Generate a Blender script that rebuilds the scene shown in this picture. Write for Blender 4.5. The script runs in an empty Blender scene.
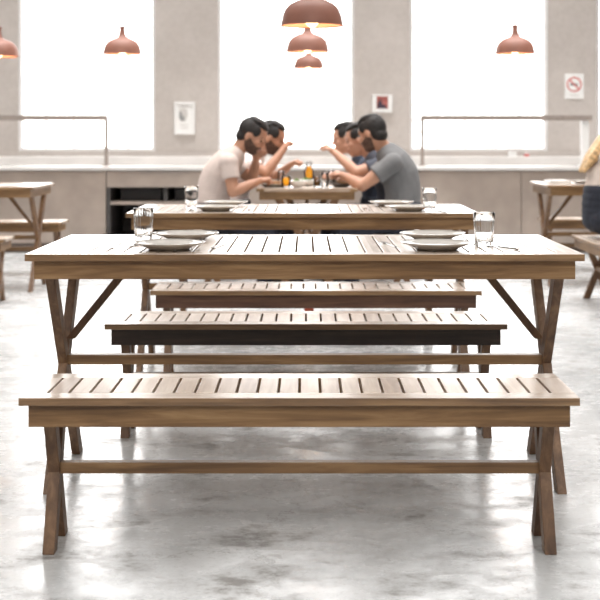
import bpy, bmesh, math, random
from mathutils import Vector, Matrix, Euler
random.seed(7)
S = bpy.context.scene
COL = S.collection
PI = math.pi
F, VX, VY, CH = 1250.0, 306.0, 136.0, 1.14      # focal length (px), vanishing point, camera height

def W(px, py, d):
    """a point seen at pixel (px,py) that stands at distance d"""
    return Vector(((px - VX) * d / F, d, CH - (py - VY) * d / F))

# ------------------------------------------------------------------ materials
def new_mat(name):
    m = bpy.data.materials.new(name); m.use_nodes = True
    nt = m.node_tree; b = nt.nodes['Principled BSDF']
    return m, nt, b
def N(nt, t, **kw):
    n = nt.nodes.new(t)
    for k, v in kw.items(): setattr(n, k, v)
    return n
def setin(n, **kw):
    for k, v in kw.items(): n.inputs[k.replace('_', ' ')].default_value = v
def L(nt, a, b): nt.links.new(a, b)
def ramp(nt, stops):
    r = N(nt, 'ShaderNodeValToRGB'); e = r.color_ramp.elements
    while len(e) < len(stops): e.new(0.5)
    for i, (p, c) in enumerate(stops):
        e[i].position = p; e[i].color = (*c, 1) if len(c) == 3 else c
    return r

def plain(name, col, rough=0.5, metal=0.0, noise=0.06, scale=30, coat=0, bump=0.0, spec=0.5):
    m, nt, b = new_mat(name)
    tc = N(nt, 'ShaderNodeTexCoord'); nz = N(nt, 'ShaderNodeTexNoise'); setin(nz, Scale=scale, Detail=4.0)
    L(nt, tc.outputs['Object'], nz.inputs['Vector'])
    lo = tuple(max(0, c * (1 - noise * 2)) for c in col); hi = tuple(min(1, c * (1 + noise * 2)) for c in col)
    r = ramp(nt, [(0.3, lo), (0.7, hi)]); L(nt, nz.outputs['Fac'], r.inputs['Fac'])
    L(nt, r.outputs['Color'], b.inputs['Base Color'])
    b.inputs['Roughness'].default_value = rough; b.inputs['Metallic'].default_value = metal
    b.inputs['Coat Weight'].default_value = coat; b.inputs['Specular IOR Level'].default_value = spec
    if bump:
        bp = N(nt, 'ShaderNodeBump'); bp.inputs['Strength'].default_value = bump; bp.inputs['Distance'].default_value = 0.01
        L(nt, nz.outputs['Fac'], bp.inputs['Height']); L(nt, bp.outputs['Normal'], b.inputs['Normal'])
    return m

def wood(name, axis, dark, mid, light, rough=0.45, coat=0.0, coat_r=0.15, pitch=None, worn=None):
    m, nt, b = new_mat(name)
    tc = N(nt, 'ShaderNodeTexCoord'); oi = N(nt, 'ShaderNodeObjectInfo')
    add = N(nt, 'ShaderNodeVectorMath', operation='ADD')
    sc = N(nt, 'ShaderNodeVectorMath', operation='SCALE'); sc.inputs[0].default_value = (7.3, 3.1, 5.7)
    L(nt, oi.outputs['Random'], sc.inputs['Scale'])
    L(nt, tc.outputs['Object'], add.inputs[0]); L(nt, sc.outputs['Vector'], add.inputs[1])
    mp = N(nt, 'ShaderNodeMapping'); s = [42, 42, 42]; s[axis] = 2.6; mp.inputs['Scale'].default_value = s
    L(nt, add.outputs['Vector'], mp.inputs['Vector'])
    n1 = N(nt, 'ShaderNodeTexNoise'); setin(n1, Scale=1.0, Detail=6.0, Roughness=0.65, Distortion=0.6)
    L(nt, mp.outputs['Vector'], n1.inputs['Vector'])
    mp2 = N(nt, 'ShaderNodeMapping'); s2 = [9, 9, 9]; s2[axis] = 2.2; mp2.inputs['Scale'].default_value = s2
    L(nt, add.outputs['Vector'], mp2.inputs['Vector'])
    n2 = N(nt, 'ShaderNodeTexNoise'); setin(n2, Scale=1.0, Detail=3.0); L(nt, mp2.outputs['Vector'], n2.inputs['Vector'])
    mx = N(nt, 'ShaderNodeMath', operation='MULTIPLY_ADD'); mx.inputs[1].default_value = 0.6
    L(nt, n1.outputs['Fac'], mx.inputs[0])
    m2 = N(nt, 'ShaderNodeMath', operation='MULTIPLY'); m2.inputs[1].default_value = 0.4
    L(nt, n2.outputs['Fac'], m2.inputs[0]); L(nt, m2.outputs[0], mx.inputs[2])
    fac = mx.outputs[0]
    if pitch:      # every slat has a tone of its own
        sx = N(nt, 'ShaderNodeSeparateXYZ'); L(nt, tc.outputs['Object'], sx.inputs[0])
        dv = N(nt, 'ShaderNodeMath', operation='DIVIDE'); dv.inputs[1].default_value = pitch; L(nt, sx.outputs['X'], dv.inputs[0])
        fl = N(nt, 'ShaderNodeMath', operation='FLOOR'); L(nt, dv.outputs[0], fl.inputs[0])
        wn = N(nt, 'ShaderNodeTexWhiteNoise', noise_dimensions='1D'); L(nt, fl.outputs[0], wn.inputs['W'])
        ma = N(nt, 'ShaderNodeMath', operation='MULTIPLY_ADD'); ma.inputs[1].default_value = 0.22; ma.inputs[2].default_value = -0.11
        L(nt, wn.outputs['Value'], ma.inputs[0])
        ad = N(nt, 'ShaderNodeMath', operation='ADD'); L(nt, fac, ad.inputs[0]); L(nt, ma.outputs[0], ad.inputs[1]); fac = ad.outputs[0]
    r = ramp(nt, [(0.32, dark), (0.5, mid), (0.68, light)]); L(nt, fac, r.inputs['Fac'])
    if worn:       # window reflection painted as a paler colour on upward faces
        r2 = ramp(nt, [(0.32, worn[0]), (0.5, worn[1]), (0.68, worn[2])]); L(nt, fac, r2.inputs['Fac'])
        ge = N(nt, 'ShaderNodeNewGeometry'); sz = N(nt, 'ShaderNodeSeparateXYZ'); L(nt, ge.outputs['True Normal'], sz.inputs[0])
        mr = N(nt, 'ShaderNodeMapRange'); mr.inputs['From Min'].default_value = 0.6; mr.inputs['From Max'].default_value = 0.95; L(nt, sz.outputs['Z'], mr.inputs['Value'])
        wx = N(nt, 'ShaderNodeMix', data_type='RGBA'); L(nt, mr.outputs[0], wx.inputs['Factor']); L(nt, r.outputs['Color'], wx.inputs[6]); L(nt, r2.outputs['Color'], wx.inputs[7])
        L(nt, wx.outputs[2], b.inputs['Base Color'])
    else:
        L(nt, r.outputs['Color'], b.inputs['Base Color'])
    b.inputs['Roughness'].default_value = rough
    b.inputs['Coat Weight'].default_value = coat; b.inputs['Coat Roughness'].default_value = coat_r
    bp = N(nt, 'ShaderNodeBump'); bp.inputs['Strength'].default_value = 0.12; bp.inputs['Distance'].default_value = 0.004
    L(nt, n1.outputs['Fac'], bp.inputs['Height']); L(nt, bp.outputs['Normal'], b.inputs['Normal'])
    return m

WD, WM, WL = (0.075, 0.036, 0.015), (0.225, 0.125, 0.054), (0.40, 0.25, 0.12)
PD, PM, PL = (0.30, 0.20, 0.135), (0.52, 0.41, 0.32), (0.70, 0.60, 0.52)  # pale tones with the window reflection painted in, for slats and rail tops
M = {}
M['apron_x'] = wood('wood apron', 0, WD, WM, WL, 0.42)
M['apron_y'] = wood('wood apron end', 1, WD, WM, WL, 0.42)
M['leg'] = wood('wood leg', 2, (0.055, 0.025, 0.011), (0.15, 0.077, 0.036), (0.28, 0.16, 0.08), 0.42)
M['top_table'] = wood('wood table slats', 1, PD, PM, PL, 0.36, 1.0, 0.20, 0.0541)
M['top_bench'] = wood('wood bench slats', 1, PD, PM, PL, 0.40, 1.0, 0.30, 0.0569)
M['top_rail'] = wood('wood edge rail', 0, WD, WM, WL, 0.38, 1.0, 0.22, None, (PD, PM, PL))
M['apron_shade'] = wood('wood apron shaded', 0, (0.016, 0.011, 0.009), (0.040, 0.027, 0.021), (0.075, 0.05, 0.038), 0.5)
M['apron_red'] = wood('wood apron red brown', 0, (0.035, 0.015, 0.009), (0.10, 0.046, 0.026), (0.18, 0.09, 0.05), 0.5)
M['counter_side'] = plain('brushed warm steel', (0.40, 0.335, 0.29), 0.38, 0.35, 0.08, 3)
M['counter_top'] = plain('pale worktop', (0.72, 0.70, 0.68), 0.22, 0.0, 0.03, 4)
M['dark'] = plain('dark shelf recess', (0.055, 0.05, 0.048), 0.6)
M['crate'] = plain('charcoal crate', (0.035, 0.034, 0.036), 0.5)
M['kick'] = plain('dark kick board', (0.16, 0.12, 0.10), 0.6)
M['steel'] = plain('painted rail steel', (0.36, 0.31, 0.28), 0.4, 0.3)
M['pale_steel'] = plain('pale post steel', (0.72, 0.72, 0.71), 0.3, 0.2)
M['white'] = plain('white enamel', (0.82, 0.82, 0.81), 0.35, 0, 0.02)
M['muntin'] = plain('white window bars', (0.85, 0.85, 0.85), 0.5, 0, 0.02)
M['terracotta'] = plain('terracotta lamp enamel', (0.27, 0.115, 0.08), 0.5, 0, 0.05, 12)
M['lamp_in'] = plain('warm lamp lining', (0.85, 0.5, 0.33), 0.6, 0, 0.02)
M['cord'] = plain('pale cord', (0.8, 0.8, 0.79), 0.6, 0, 0.02)
M['plate'] = plain('grey stoneware glaze', (0.50, 0.47, 0.43), 0.22, 0, 0.05, 25, 0.6)
M['cutlery'] = plain('polished steel', (0.45, 0.44, 0.43), 0.15, 1.0, 0.02)
M['red'] = plain('rust red card', (0.30, 0.05, 0.02), 0.6)
M['red_sign'] = plain('sign red', (0.62, 0.12, 0.11), 0.5, 0, 0.02)
M['black'] = plain('sign black', (0.03, 0.03, 0.03), 0.5)
M['grey_ink'] = plain('grey print', (0.30, 0.30, 0.30), 0.6)
M['light_ink'] = plain('pale print', (0.62, 0.60, 0.58), 0.6)
M['paper'] = plain('white paper', (0.86, 0.86, 0.85), 0.6, 0, 0.015)
M['photo_red'] = plain('red print', (0.50, 0.16, 0.14), 0.5)
M['photo_dark'] = plain('dark print', (0.07, 0.05, 0.08), 0.5)
M['skin'] = plain('warm skin', (0.42, 0.215, 0.135), 0.5, 0, 0.05, 14)
M['skin_fair'] = plain('fair skin', (0.52, 0.29, 0.20), 0.5, 0, 0.05, 14)
M['hair'] = plain('black brown hair', (0.011, 0.008, 0.007), 0.7, 0, 0.3, 60, 0, 0.15)
M['beard'] = plain('dark short beard', (0.085, 0.045, 0.03), 0.75, 0, 0.3, 80, 0, 0.4)
M['blonde'] = plain('blonde hair', (0.55, 0.36, 0.18), 0.45, 0, 0.25, 40, 0, 0.5)
M['eye'] = plain('eye', (0.05, 0.03, 0.025), 0.15)
M['lip'] = plain('lip', (0.36, 0.13, 0.10), 0.5)
M['shirt_white'] = plain('off white cotton', (0.53, 0.44, 0.40), 0.9, 0, 0.05, 9, 0, 0.5)
M['shirt_cream'] = plain('white cotton', (0.78, 0.70, 0.67), 0.9, 0, 0.05, 9, 0, 0.5)
M['shirt_grey'] = plain('grey cotton', (0.155, 0.155, 0.158), 0.9, 0, 0.08, 9, 0, 0.5)
M['shirt_navy'] = plain('navy cotton', (0.035, 0.045, 0.07), 0.9, 0, 0.08, 9, 0, 0.5)
M['shirt_dark'] = plain('charcoal blue cotton', (0.06, 0.065, 0.085), 0.9, 0, 0.08, 9, 0, 0.5)
M['shirt_beige'] = plain('pale beige knit', (0.62, 0.53, 0.47), 0.9, 0, 0.06, 12, 0, 0.5)
M['jeans'] = plain('dark blue denim', (0.014, 0.017, 0.028), 0.85, 0, 0.15, 40, 0, 0.3)
M['shoe'] = plain('dark leather shoe', (0.05, 0.04, 0.035), 0.5)
M['amber'] = plain('amber jar glass', (0.30, 0.13, 0.04), 0.15)
M['salad'] = plain('salad leaves', (0.13, 0.20, 0.05), 0.6, 0, 0.4, 60)
M['food'] = plain('browned food', (0.35, 0.19, 0.09), 0.6, 0, 0.4, 50)
M['darkplate'] = plain('dark glazed plate', (0.10, 0.085, 0.075), 0.3)
M['napkin'] = plain('white napkin cloth', (0.8, 0.8, 0.79), 0.9)

def mat_juice():
    m, nt, b = new_mat('orange juice')
    setin(b, Base_Color=(0.98, 0.55, 0.03, 1), Roughness=0.2)
    out = nt.nodes['Material Output']; tr = N(nt, 'ShaderNodeBsdfTranslucent'); tr.inputs['Color'].default_value = (1.0, 0.62, 0.05, 1)
    mx = N(nt, 'ShaderNodeMixShader'); b.inputs['Emission Color'].default_value = (1.0, 0.5, 0.04, 1); b.inputs['Emission Strength'].default_value = 1.2  # emission stands in for window light glowing through the juice
    mx.inputs[0].default_value = 0.8; L(nt, b.outputs[0], mx.inputs[1]); L(nt, tr.outputs[0], mx.inputs[2]); L(nt, mx.outputs[0], out.inputs['Surface'])
    return m
M['juice'] = mat_juice()
def mat_bulb():
    m, nt, b = new_mat('glowing bulb')
    setin(b, Base_Color=(1, 0.8, 0.55, 1)); b.inputs['Emission Color'].default_value = (1, 0.66, 0.36, 1)
    b.inputs['Emission Strength'].default_value = 6
    return m
M['bulb'] = mat_bulb()
def mat_glass():
    m, nt, b = new_mat('clear tumbler glass')
    setin(b, Base_Color=(0.97, 0.98, 0.98, 1), Roughness=0.02, IOR=1.28)
    b.inputs['Transmission Weight'].default_value = 1.0
    return m
M['glass'] = mat_glass()
def mat_pane():
    m, nt, b = new_mat('window glass')
    out = nt.nodes['Material Output']; nt.nodes.remove(b)
    t = N(nt, 'ShaderNodeBsdfTransparent'); g = N(nt, 'ShaderNodeBsdfGlossy'); g.inputs['Roughness'].default_value = 0.03
    f = N(nt, 'ShaderNodeFresnel'); f.inputs['IOR'].default_value = 1.45
    mx = N(nt, 'ShaderNodeMixShader'); L(nt, f.outputs[0], mx.inputs[0]); L(nt, t.outputs[0], mx.inputs[1]); L(nt, g.outputs[0], mx.inputs[2])
    L(nt, mx.outputs[0], out.inputs['Surface'])
    return m
M['pane'] = mat_pane()

def mat_wall():
    m, nt, b = new_mat('troweled grey concrete wall')
    tc = N(nt, 'ShaderNodeTexCoord')
    n1 = N(nt, 'ShaderNodeTexNoise'); setin(n1, Scale=1.3, Detail=8.0, Roughness=0.62)
    n2 = N(nt, 'ShaderNodeTexNoise'); setin(n2, Scale=22.0, Detail=5.0)
    L(nt, tc.outputs['Object'], n1.inputs['Vector']); L(nt, tc.outputs['Object'], n2.inputs['Vector'])
    mx = N(nt, 'ShaderNodeMath', operation='MULTIPLY_ADD'); mx.inputs[1].default_value = 0.3
    L(nt, n2.outputs['Fac'], mx.inputs[0]); 
    m2 = N(nt, 'ShaderNodeMath', operation='MULTIPLY'); m2.inputs[1].default_value = 0.7; L(nt, n1.outputs['Fac'], m2.inputs[0]); L(nt, m2.outputs[0], mx.inputs[2])
    r = ramp(nt, [(0.3, (0.45, 0.41, 0.38)), (0.7, (0.60, 0.555, 0.525))]); L(nt, mx.outputs[0], r.inputs['Fac'])
    L(nt, r.outputs['Color'], b.inputs['Base Color']); b.inputs['Roughness'].default_value = 0.85
    bp = N(nt, 'ShaderNodeBump'); bp.inputs['Strength'].default_value = 0.15; L(nt, n2.outputs['Fac'], bp.inputs['Height']); L(nt, bp.outputs['Normal'], b.inputs['Normal'])
    return m
M['wall'] = mat_wall()
M['ceiling'] = plain('white painted ceiling', (0.8, 0.79, 0.78), 0.9, 0, 0.03, 2)

def mat_floor():
    m, nt, b = new_mat('worn polished concrete')
    tc = N(nt, 'ShaderNodeTexCoord')
    def noise(scale, detail, rough=0.6, dist=0.0, sc=(1, 1, 1)):
        mp = N(nt, 'ShaderNodeMapping'); mp.inputs['Scale'].default_value = sc; L(nt, tc.outputs['Object'], mp.inputs['Vector'])
        n = N(nt, 'ShaderNodeTexNoise'); setin(n, Scale=scale, Detail=detail, Roughness=rough, Distortion=dist)
        L(nt, mp.outputs['Vector'], n.inputs['Vector']); return n.outputs['Fac']
    big = noise(1.1, 7, 0.66, 0.0); mid = noise(5.5, 11, 0.72, 0.0, (0.7, 1, 1)); fine = noise(60, 6, 0.7)
    base = ramp(nt, [(0.30, (0.40, 0.415, 0.42)), (0.52, (0.57, 0.585, 0.592)), (0.70, (0.72, 0.735, 0.742))]); L(nt, big, base.inputs['Fac'])
    pat = ramp(nt, [(0.36, (0.34, 0.31, 0.285)), (0.43, (0.80, 0.79, 0.78)), (0.50, (1, 1, 1))]); L(nt, mid, pat.inputs['Fac'])
    fn = ramp(nt, [(0.30, (0.62, 0.60, 0.58)), (0.44, (0.93, 0.93, 0.93)), (0.6, (1, 1, 1))]); L(nt, fine, fn.inputs['Fac'])
    mx = N(nt, 'ShaderNodeMix', data_type='RGBA', blend_type='MULTIPLY'); mx.inputs['Factor'].default_value = 0.9
    L(nt, base.outputs['Color'], mx.inputs[6]); L(nt, pat.outputs['Color'], mx.inputs[7])
    mx2 = N(nt, 'ShaderNodeMix', data_type='RGBA', blend_type='MULTIPLY'); mx2.inputs['Factor'].default_value = 0.8
    L(nt, mx.outputs[2], mx2.inputs[6]); L(nt, fn.outputs['Color'], mx2.inputs[7])
    # thin wandering cracks
    vo = N(nt, 'ShaderNodeTexVoronoi', feature='DISTANCE_TO_EDGE'); vo.inputs['Scale'].default_value = 1.6
    wv = N(nt, 'ShaderNodeTexNoise'); setin(wv, Scale=3.0, Detail=6.0, Roughness=0.7)
    L(nt, tc.outputs['Object'], wv.inputs['Vector'])
    va = N(nt, 'ShaderNodeVectorMath', operation='MULTIPLY_ADD'); va.inputs[1].default_value = (0.5, 0.5, 0)
    L(nt, wv.outputs['Color'], va.inputs[0]); L(nt, tc.outputs['Object'], va.inputs[2]); L(nt, va.outputs[0], vo.inputs['Vector'])
    cr = ramp(nt, [(0.0, (0.45, 0.42, 0.39)), (0.012, (1, 1, 1))]); L(nt, vo.outputs['Distance'], cr.inputs['Fac'])
    mx3 = N(nt, 'ShaderNodeMix', data_type='RGBA', blend_type='MULTIPLY'); mx3.inputs['Factor'].default_value = 0.6
    L(nt, mx2.outputs[2], mx3.inputs[6]); L(nt, cr.outputs['Color'], mx3.inputs[7])
    L(nt, mx3.outputs[2], b.inputs['Base Color'])
    rr = N(nt, 'ShaderNodeMapRange'); rr.inputs['To Min'].default_value = 0.42; rr.inputs['To Max'].default_value = 0.16
    rr.inputs['From Min'].default_value = 0.35; rr.inputs['From Max'].default_value = 0.6
    L(nt, mid, rr.inputs['Value']); L(nt, rr.outputs[0], b.inputs['Roughness'])
    b.inputs['IOR'].default_value = 1.55
    bp = N(nt, 'ShaderNodeBump'); bp.inputs['Strength'].default_value = 0.12; bp.inputs['Distance'].default_value = 0.006
    L(nt, mid, bp.inputs['Height']); L(nt, bp.outputs['Normal'], b.inputs['Normal'])
    return m
M['floor'] = mat_floor()

# ------------------------------------------------------------------ mesh helpers
def box(bm, x0, x1, y0, y1, z0, z1):
    v = [bm.verts.new(p) for p in ((x0,y0,z0),(x1,y0,z0),(x1,y1,z0),(x0,y1,z0),(x0,y0,z1),(x1,y0,z1),(x1,y1,z1),(x0,y1,z1))]
    for f in ((3,2,1,0),(4,5,6,7),(0,1,5,4),(1,2,6,5),(2,3,7,6),(3,0,4,7)): bm.faces.new([v[i] for i in f])
def hexa(bm, low, high):
    v = [bm.verts.new(p) for p in list(low) + list(high)]
    for f in ((3,2,1,0),(4,5,6,7),(0,1,5,4),(1,2,6,5),(2,3,7,6),(3,0,4,7)): bm.faces.new([v[i] for i in f])
def lathe(bm, prof, seg=32, flute=0, c=(0,0,0), closed=False):
    rings = []
    for r, z in prof:
        ring = []
        for i in range(seg):
            a = 2*PI*i/seg
            rr = r*(1 + flute*math.cos(a*seg/4)) if flute else r
            ring.append(bm.verts.new((c[0]+rr*math.cos(a), c[1]+rr*math.sin(a), c[2]+z)))
        rings.append(ring)
    for a, b in zip(rings, rings[1:]):
        for i in range(seg):
            j = (i+1) % seg
            bm.faces.new((a[i], a[j], b[j], b[i]))
    if closed:
        for i in range(seg):
            j = (i+1) % seg; bm.faces.new((rings[-1][i], rings[-1][j], rings[0][j], rings[0][i]))
    else:
        bm.faces.new(list(reversed(rings[0]))); bm.faces.new(rings[-1])
def tube(bm, p0, p1, r0, r1=None, seg=12, round_ends=False):
    p0, p1 = Vector(p0), Vector(p1); r1 = r0 if r1 is None else r1
    t = (p1-p0); ln = t.length
    if ln < 1e-6: return
    q = t.to_track_quat('Z', 'Y').to_matrix().to_4x4(); q.translation = p0
    prof = []
    if round_ends: prof += [(r0*math.sin(a), -r0*math.cos(a)) for a in (0.15, 0.5, 0.9, 1.25)]
    prof += [(r0, 0), (r1, ln)]
    if round_ends: prof += [(r1*math.cos(a), ln+r1*math.sin(a)) for a in (0.32, 0.67, 1.07, 1.42)]
    b2 = bmesh.new(); lathe(b2, prof, seg); b2.transform(q); merge(bm, b2)
def merge(bm, b2):
    me = bpy.data.meshes.new('tmp'); b2.to_mesh(me); b2.free(); bm.from_mesh(me); bpy.data.meshes.remove(me)
def ellip(bm, c, r, rot=None, sub=3):
    mt = Matrix.Translation(Vector(c)) @ ((rot.to_4x4()) if rot is not None else Matrix.Identity(4)) @ Matrix.Diagonal((*r, 1))
    bmesh.ops.create_icosphere(bm, subdivisions=sub, radius=1, matrix=mt)
def link(name, me_or_bm, mat, parent=None, smooth=False, bevel=0.0, fixn=True):
    if isinstance(me_or_bm, bmesh.types.BMesh):
        if fixn: bmesh.ops.recalc_face_normals(me_or_bm, faces=me_or_bm.faces)
        me = bpy.data.meshes.new(name); me_or_bm.to_mesh(me); me_or_bm.free()
    else: me = me_or_bm
    me.materials.clear(); me.materials.append(mat)
    if smooth: me.polygons.foreach_set('use_smooth', [True]*len(me.polygons))
    o = bpy.data.objects.new(name, me); COL.objects.link(o)
    if parent is not None: o.parent = parent
    if bevel:
        md = o.modifiers.new('bevel', 'BEVEL'); md.width = bevel; md.segments = 2; md.limit_method = 'ANGLE'
    return o
def tag(o, label=None, cat=None, group=None, kind=None):
    if label: o['label'] = label
    if cat: o['category'] = cat
    if group: o['group'] = group
    if kind: o['kind'] = kind
    return o
def thing(name, label, cat, loc=(0,0,0), rz=0, group=None):
    o = bpy.data.objects.new(name, None); COL.objects.link(o); o.empty_display_size = 0.1
    o.location = loc; o.rotation_euler = (0, 0, rz)
    return tag(o, label, cat, group)
def dup(root, label, loc, rz=0, group=None, scale=None):
    r = root.copy(); COL.objects.link(r); r.location = loc; r.rotation_euler = (0, 0, rz); r['label'] = label
    if group: r['group'] = group
    if scale: r.scale = scale
    for ch in list(root.children):
        c = ch.copy(); COL.objects.link(c); c.parent = r
        for g in list(ch.children):
            d = g.copy(); COL.objects.link(d); d.parent = c
    return r
def struct(name, bm, mat, parent=None, **kw):
    o = link(name, bm, mat, parent, **kw)
    if parent is None: o['kind'] = 'structure'
    return o

# ------------------------------------------------------------------ room shell
WY = 13.3                    # inner face of the window wall
RX, RB, RH = 6.2, -3.2, 5.3
b = bmesh.new(); box(b, -RX, RX, RB, WY+0.4, -0.12, 0); struct('floor', b, M['floor'])
b = bmesh.new(); box(b, -RX, RX, RB, WY+0.4, RH, RH+0.12); struct('ceiling', b, M['ceiling'])
b = bmesh.new(); box(b, -RX-0.2, -RX, RB, WY+0.4, 0, RH); struct('wall_left', b, M['wall'])
b = bmesh.new(); box(b, RX, RX+0.2, RB, WY+0.4, 0, RH); struct('wall_right', b, M['wall'])
b = bmesh.new(); box(b, -RX, RX, RB-0.2, RB, 0, RH); struct('wall_front', b, M['wall'])
wins = [(-5.20, -3.74), (-3.064, -1.607), (-0.936, 0.511), (1.107, 2.575), (3.096, 4.56)]
WZ0, WZ1 = 0.98, 4.75
b = bmesh.new()
edges = [-RX] + [e for w in wins for e in w] + [RX]
for i in range(0, len(edges), 2): box(b, edges[i], edges[i+1], WY, WY+0.3, WZ0, WZ1)
box(b, -RX, RX, WY, WY+0.3, 0, WZ0); box(b, -RX, RX, WY, WY+0.3, WZ1, RH)
struct('wall_back', b, M['wall'])
for i, (x0, x1) in enumerate(wins):
    b = bmesh.new(); t = 0.035; y0, y1 = WY+0.02, WY+0.07
    box(b, x0, x0+t, y0, y1, WZ0, WZ1); box(b, x1-t, x1, y0, y1, WZ0, WZ1)
    box(b, x0+t, x1-t, y0, y1, WZ0, WZ0+t); box(b, x0+t, x1-t, y0, y1, WZ1-t, WZ1)
    wf = struct('window_%d' % (i+1), b, M['muntin'])
    b = bmesh.new()
    nx = 5
    for k in range(1, nx):
        x = x0 + (x1-x0)*k/nx; box(b, x-0.006, x+0.006, y0+0.012, y1-0.012, WZ0+t, WZ1-t)
    z = WZ0 + 0.33
    while z < WZ1-0.1:
        box(b, x0+t, x1-t, y0+0.014, y1-0.014, z-0.006, z+0.006); z += 0.33
    link('glazing_bar', b, M['muntin'], wf)
    b = bmesh.new(); box(b, x0+0.01, x1-0.01, y0+0.023, y0+0.027, WZ0+0.01, WZ1-0.01); link('window_pane', b, M['pane'], wf)
    lt = bpy.data.lights.new('window_portal', 'AREA'); lt.shape = 'RECTANGLE'; lt.size = x1-x0; lt.size_y = WZ1-WZ0
    lt.cycles.is_portal = True
    lo = bpy.data.objects.new('window_portal', lt); COL.objects.link(lo)
    lo.location = ((x0+x1)/2, WY+0.28, (WZ0+WZ1)/2); lo.rotation_euler = (-PI/2, 0, 0)
# low ledge along the foot of the windows, behind the counters
b = bmesh.new(); box(b, -RX, RX, 13.06, WY, 0, 0.925); struct('trim_1', b, M['counter_top'], bevel=0.006)
b = bmesh.new(); box(b, -RX, -1.9, 13.27, WY, 0.925, 0.965); box(b, -1.9, RX, 13.27, WY, 0.925, 0.965)
struct('trim_2', b, M['wall'])

# ------------------------------------------------------------------ counters
CY, CZ = 12.2, 0.84
def cabinet(x0, x1, label, open_shelf=False):
    cx = (x0+x1)/2
    t = thing('counter_cabinet', label, 'cabinet', (cx, CY, 0))
    h = (x1-x0)/2; zt = CZ-0.035
    if not open_shelf:
        b = bmesh.new(); box(b, -h+0.004, h-0.004, 0.02, 0.85, 0.09, zt); link('carcass', b, M['counter_side'], t)
        n = max(1, round((x1-x0)/1.05)); w = 2*h/n
        for k in range(n):
            b = bmesh.new(); box(b, -h+k*w+0.004, -h+(k+1)*w-0.004, 0.0, 0.02, 0.10, zt-0.012); link('front_panel', b, M['counter_side'], t, bevel=0.002)
    else:
        b = bmesh.new()
        box(b, -h+0.004, -h+0.04, 0.0, 0.85, 0.09, zt); box(b, h-0.04, h-0.004, 0.0, 0.85, 0.09, zt)
        box(b, -h+0.04, h-0.04, 0.83, 0.85, 0.09, zt); box(b, -h+0.04, h-0.04, 0.0, 0.83, 0.09, 0.15)
        box(b, -0.02, 0.02, 0.03, 0.83, 0.15, 0.64)
        link('carcass', b, M['dark'], t)
        b = bmesh.new(); box(b, -h+0.04, h-0.04, 0.0, 0.83, 0.47, 0.50); link('shelf', b, M['counter_side'], t)
        b = bmesh.new(); box(b, -h+0.004, h-0.004, -0.004, 0.6, 0.64, zt-0.008); d = link('drawer', b, M['counter_side'], t, bevel=0.002)
        b = bmesh.new(); box(b, -0.25, 0.25, -0.018, -0.004, 0.775, 0.787); link('handle', b, M['steel'], d)
    b = bmesh.new(); box(b, -h+0.004, h-0.004, 0.05, 0.8, 0.0, 0.09); link('kick_board', b, M['kick'], t)
    return t
cabinet(-5.1, -1.95, 'long warm steel cabinet with closed fronts under the left window')
cabinet(-1.95, -0.80, 'cabinet with dark open shelves below a drawer, behind the man in white', True)
cabinet(-0.80, 1.02, 'counter cabinet hidden behind the diners at the middle window')
cabinet(1.10, 5.1, 'long warm steel cabinet with closed fronts under the right window')
b = bmesh.new(); box(b, -5.15, 5.15, CY-0.03, 13.055, CZ-0.035, CZ)
tag(link('worktop', b, M['counter_top'], bevel=0.005), 'long pale worktop running along the counter under the windows', 'worktop')
def crate(x, z, w, h, label):
    t = thing('storage_crate', label, 'crate', (x, 12.42, z), 0, 'crates on the open shelves')
    b = bmesh.new(); hw = w/2
    box(b, -hw, hw, 0, 0.32, 0, 0.015); box(b, -hw, -hw+0.015, 0, 0.32, 0.015, h); box(b, hw-0.015, hw, 0, 0.32, 0.015, h)
    box(b, -hw+0.015, hw-0.015, 0, 0.015, 0.015, h); box(b, -hw+0.015, hw-0.015, 0.305, 0.32, 0.015, h)
    link('crate_body', b, M['crate'], t)
    b = bmesh.new(); box(b, -hw-0.008, hw+0.008, -0.008, 0.328, h, h+0.018); link('rim', b, M['dark'], t)
crate(-1.64, 0.50, 0.40, 0.10, 'charcoal crate on the upper open shelf, left of the two')
crate(-1.10, 0.50, 0.40, 0.10, 'charcoal crate on the upper open shelf, right of the two')

def guard(x0, x1, label, posts):
    t = thing('counter_rail', label, 'rail', ((x0+x1)/2, 12.55, CZ))
    h = (x1-x0)/2; z0 = 1.14 + (136-120.6)*12.55/1250 - CZ
    b = bmesh.new(); box(b, -h, h, -0.05, 0.05, z0, z0+0.055); rl = link('top_rail', b, M['steel'], t, bevel=0.004)
    for (px, w, m) in posts:
        b = bmesh.new(); box(b, px-w/2-(x0+x1)/2, px+w/2-(x0+x1)/2, -0.03, 0.03, 0.012, z0); p = link('post', b, m, t, bevel=0.003)
        b = bmesh.new(); box(b, px-w/2-0.025-(x0+x1)/2, px+w/2+0.025-(x0+x1)/2, -0.05, 0.05, 0, 0.012); link('foot_plate', b, m, p)
k = 12.55/1250
guard(-4.4, (107.5-VX)*k, 'grey rail on a thin post over the left counter', [((106.5-VX)*k, 0.034, M['steel']), (-4.3, 0.06, M['pale_steel'])])
guard((420.5-VX)*k, (591.5-VX)*k, 'grey rail on a thin and a broad white post over the right counter', [((422.3-VX)*k, 0.034, M['steel']), ((584.5-VX)*k, 0.075, M['white'])])
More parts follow.
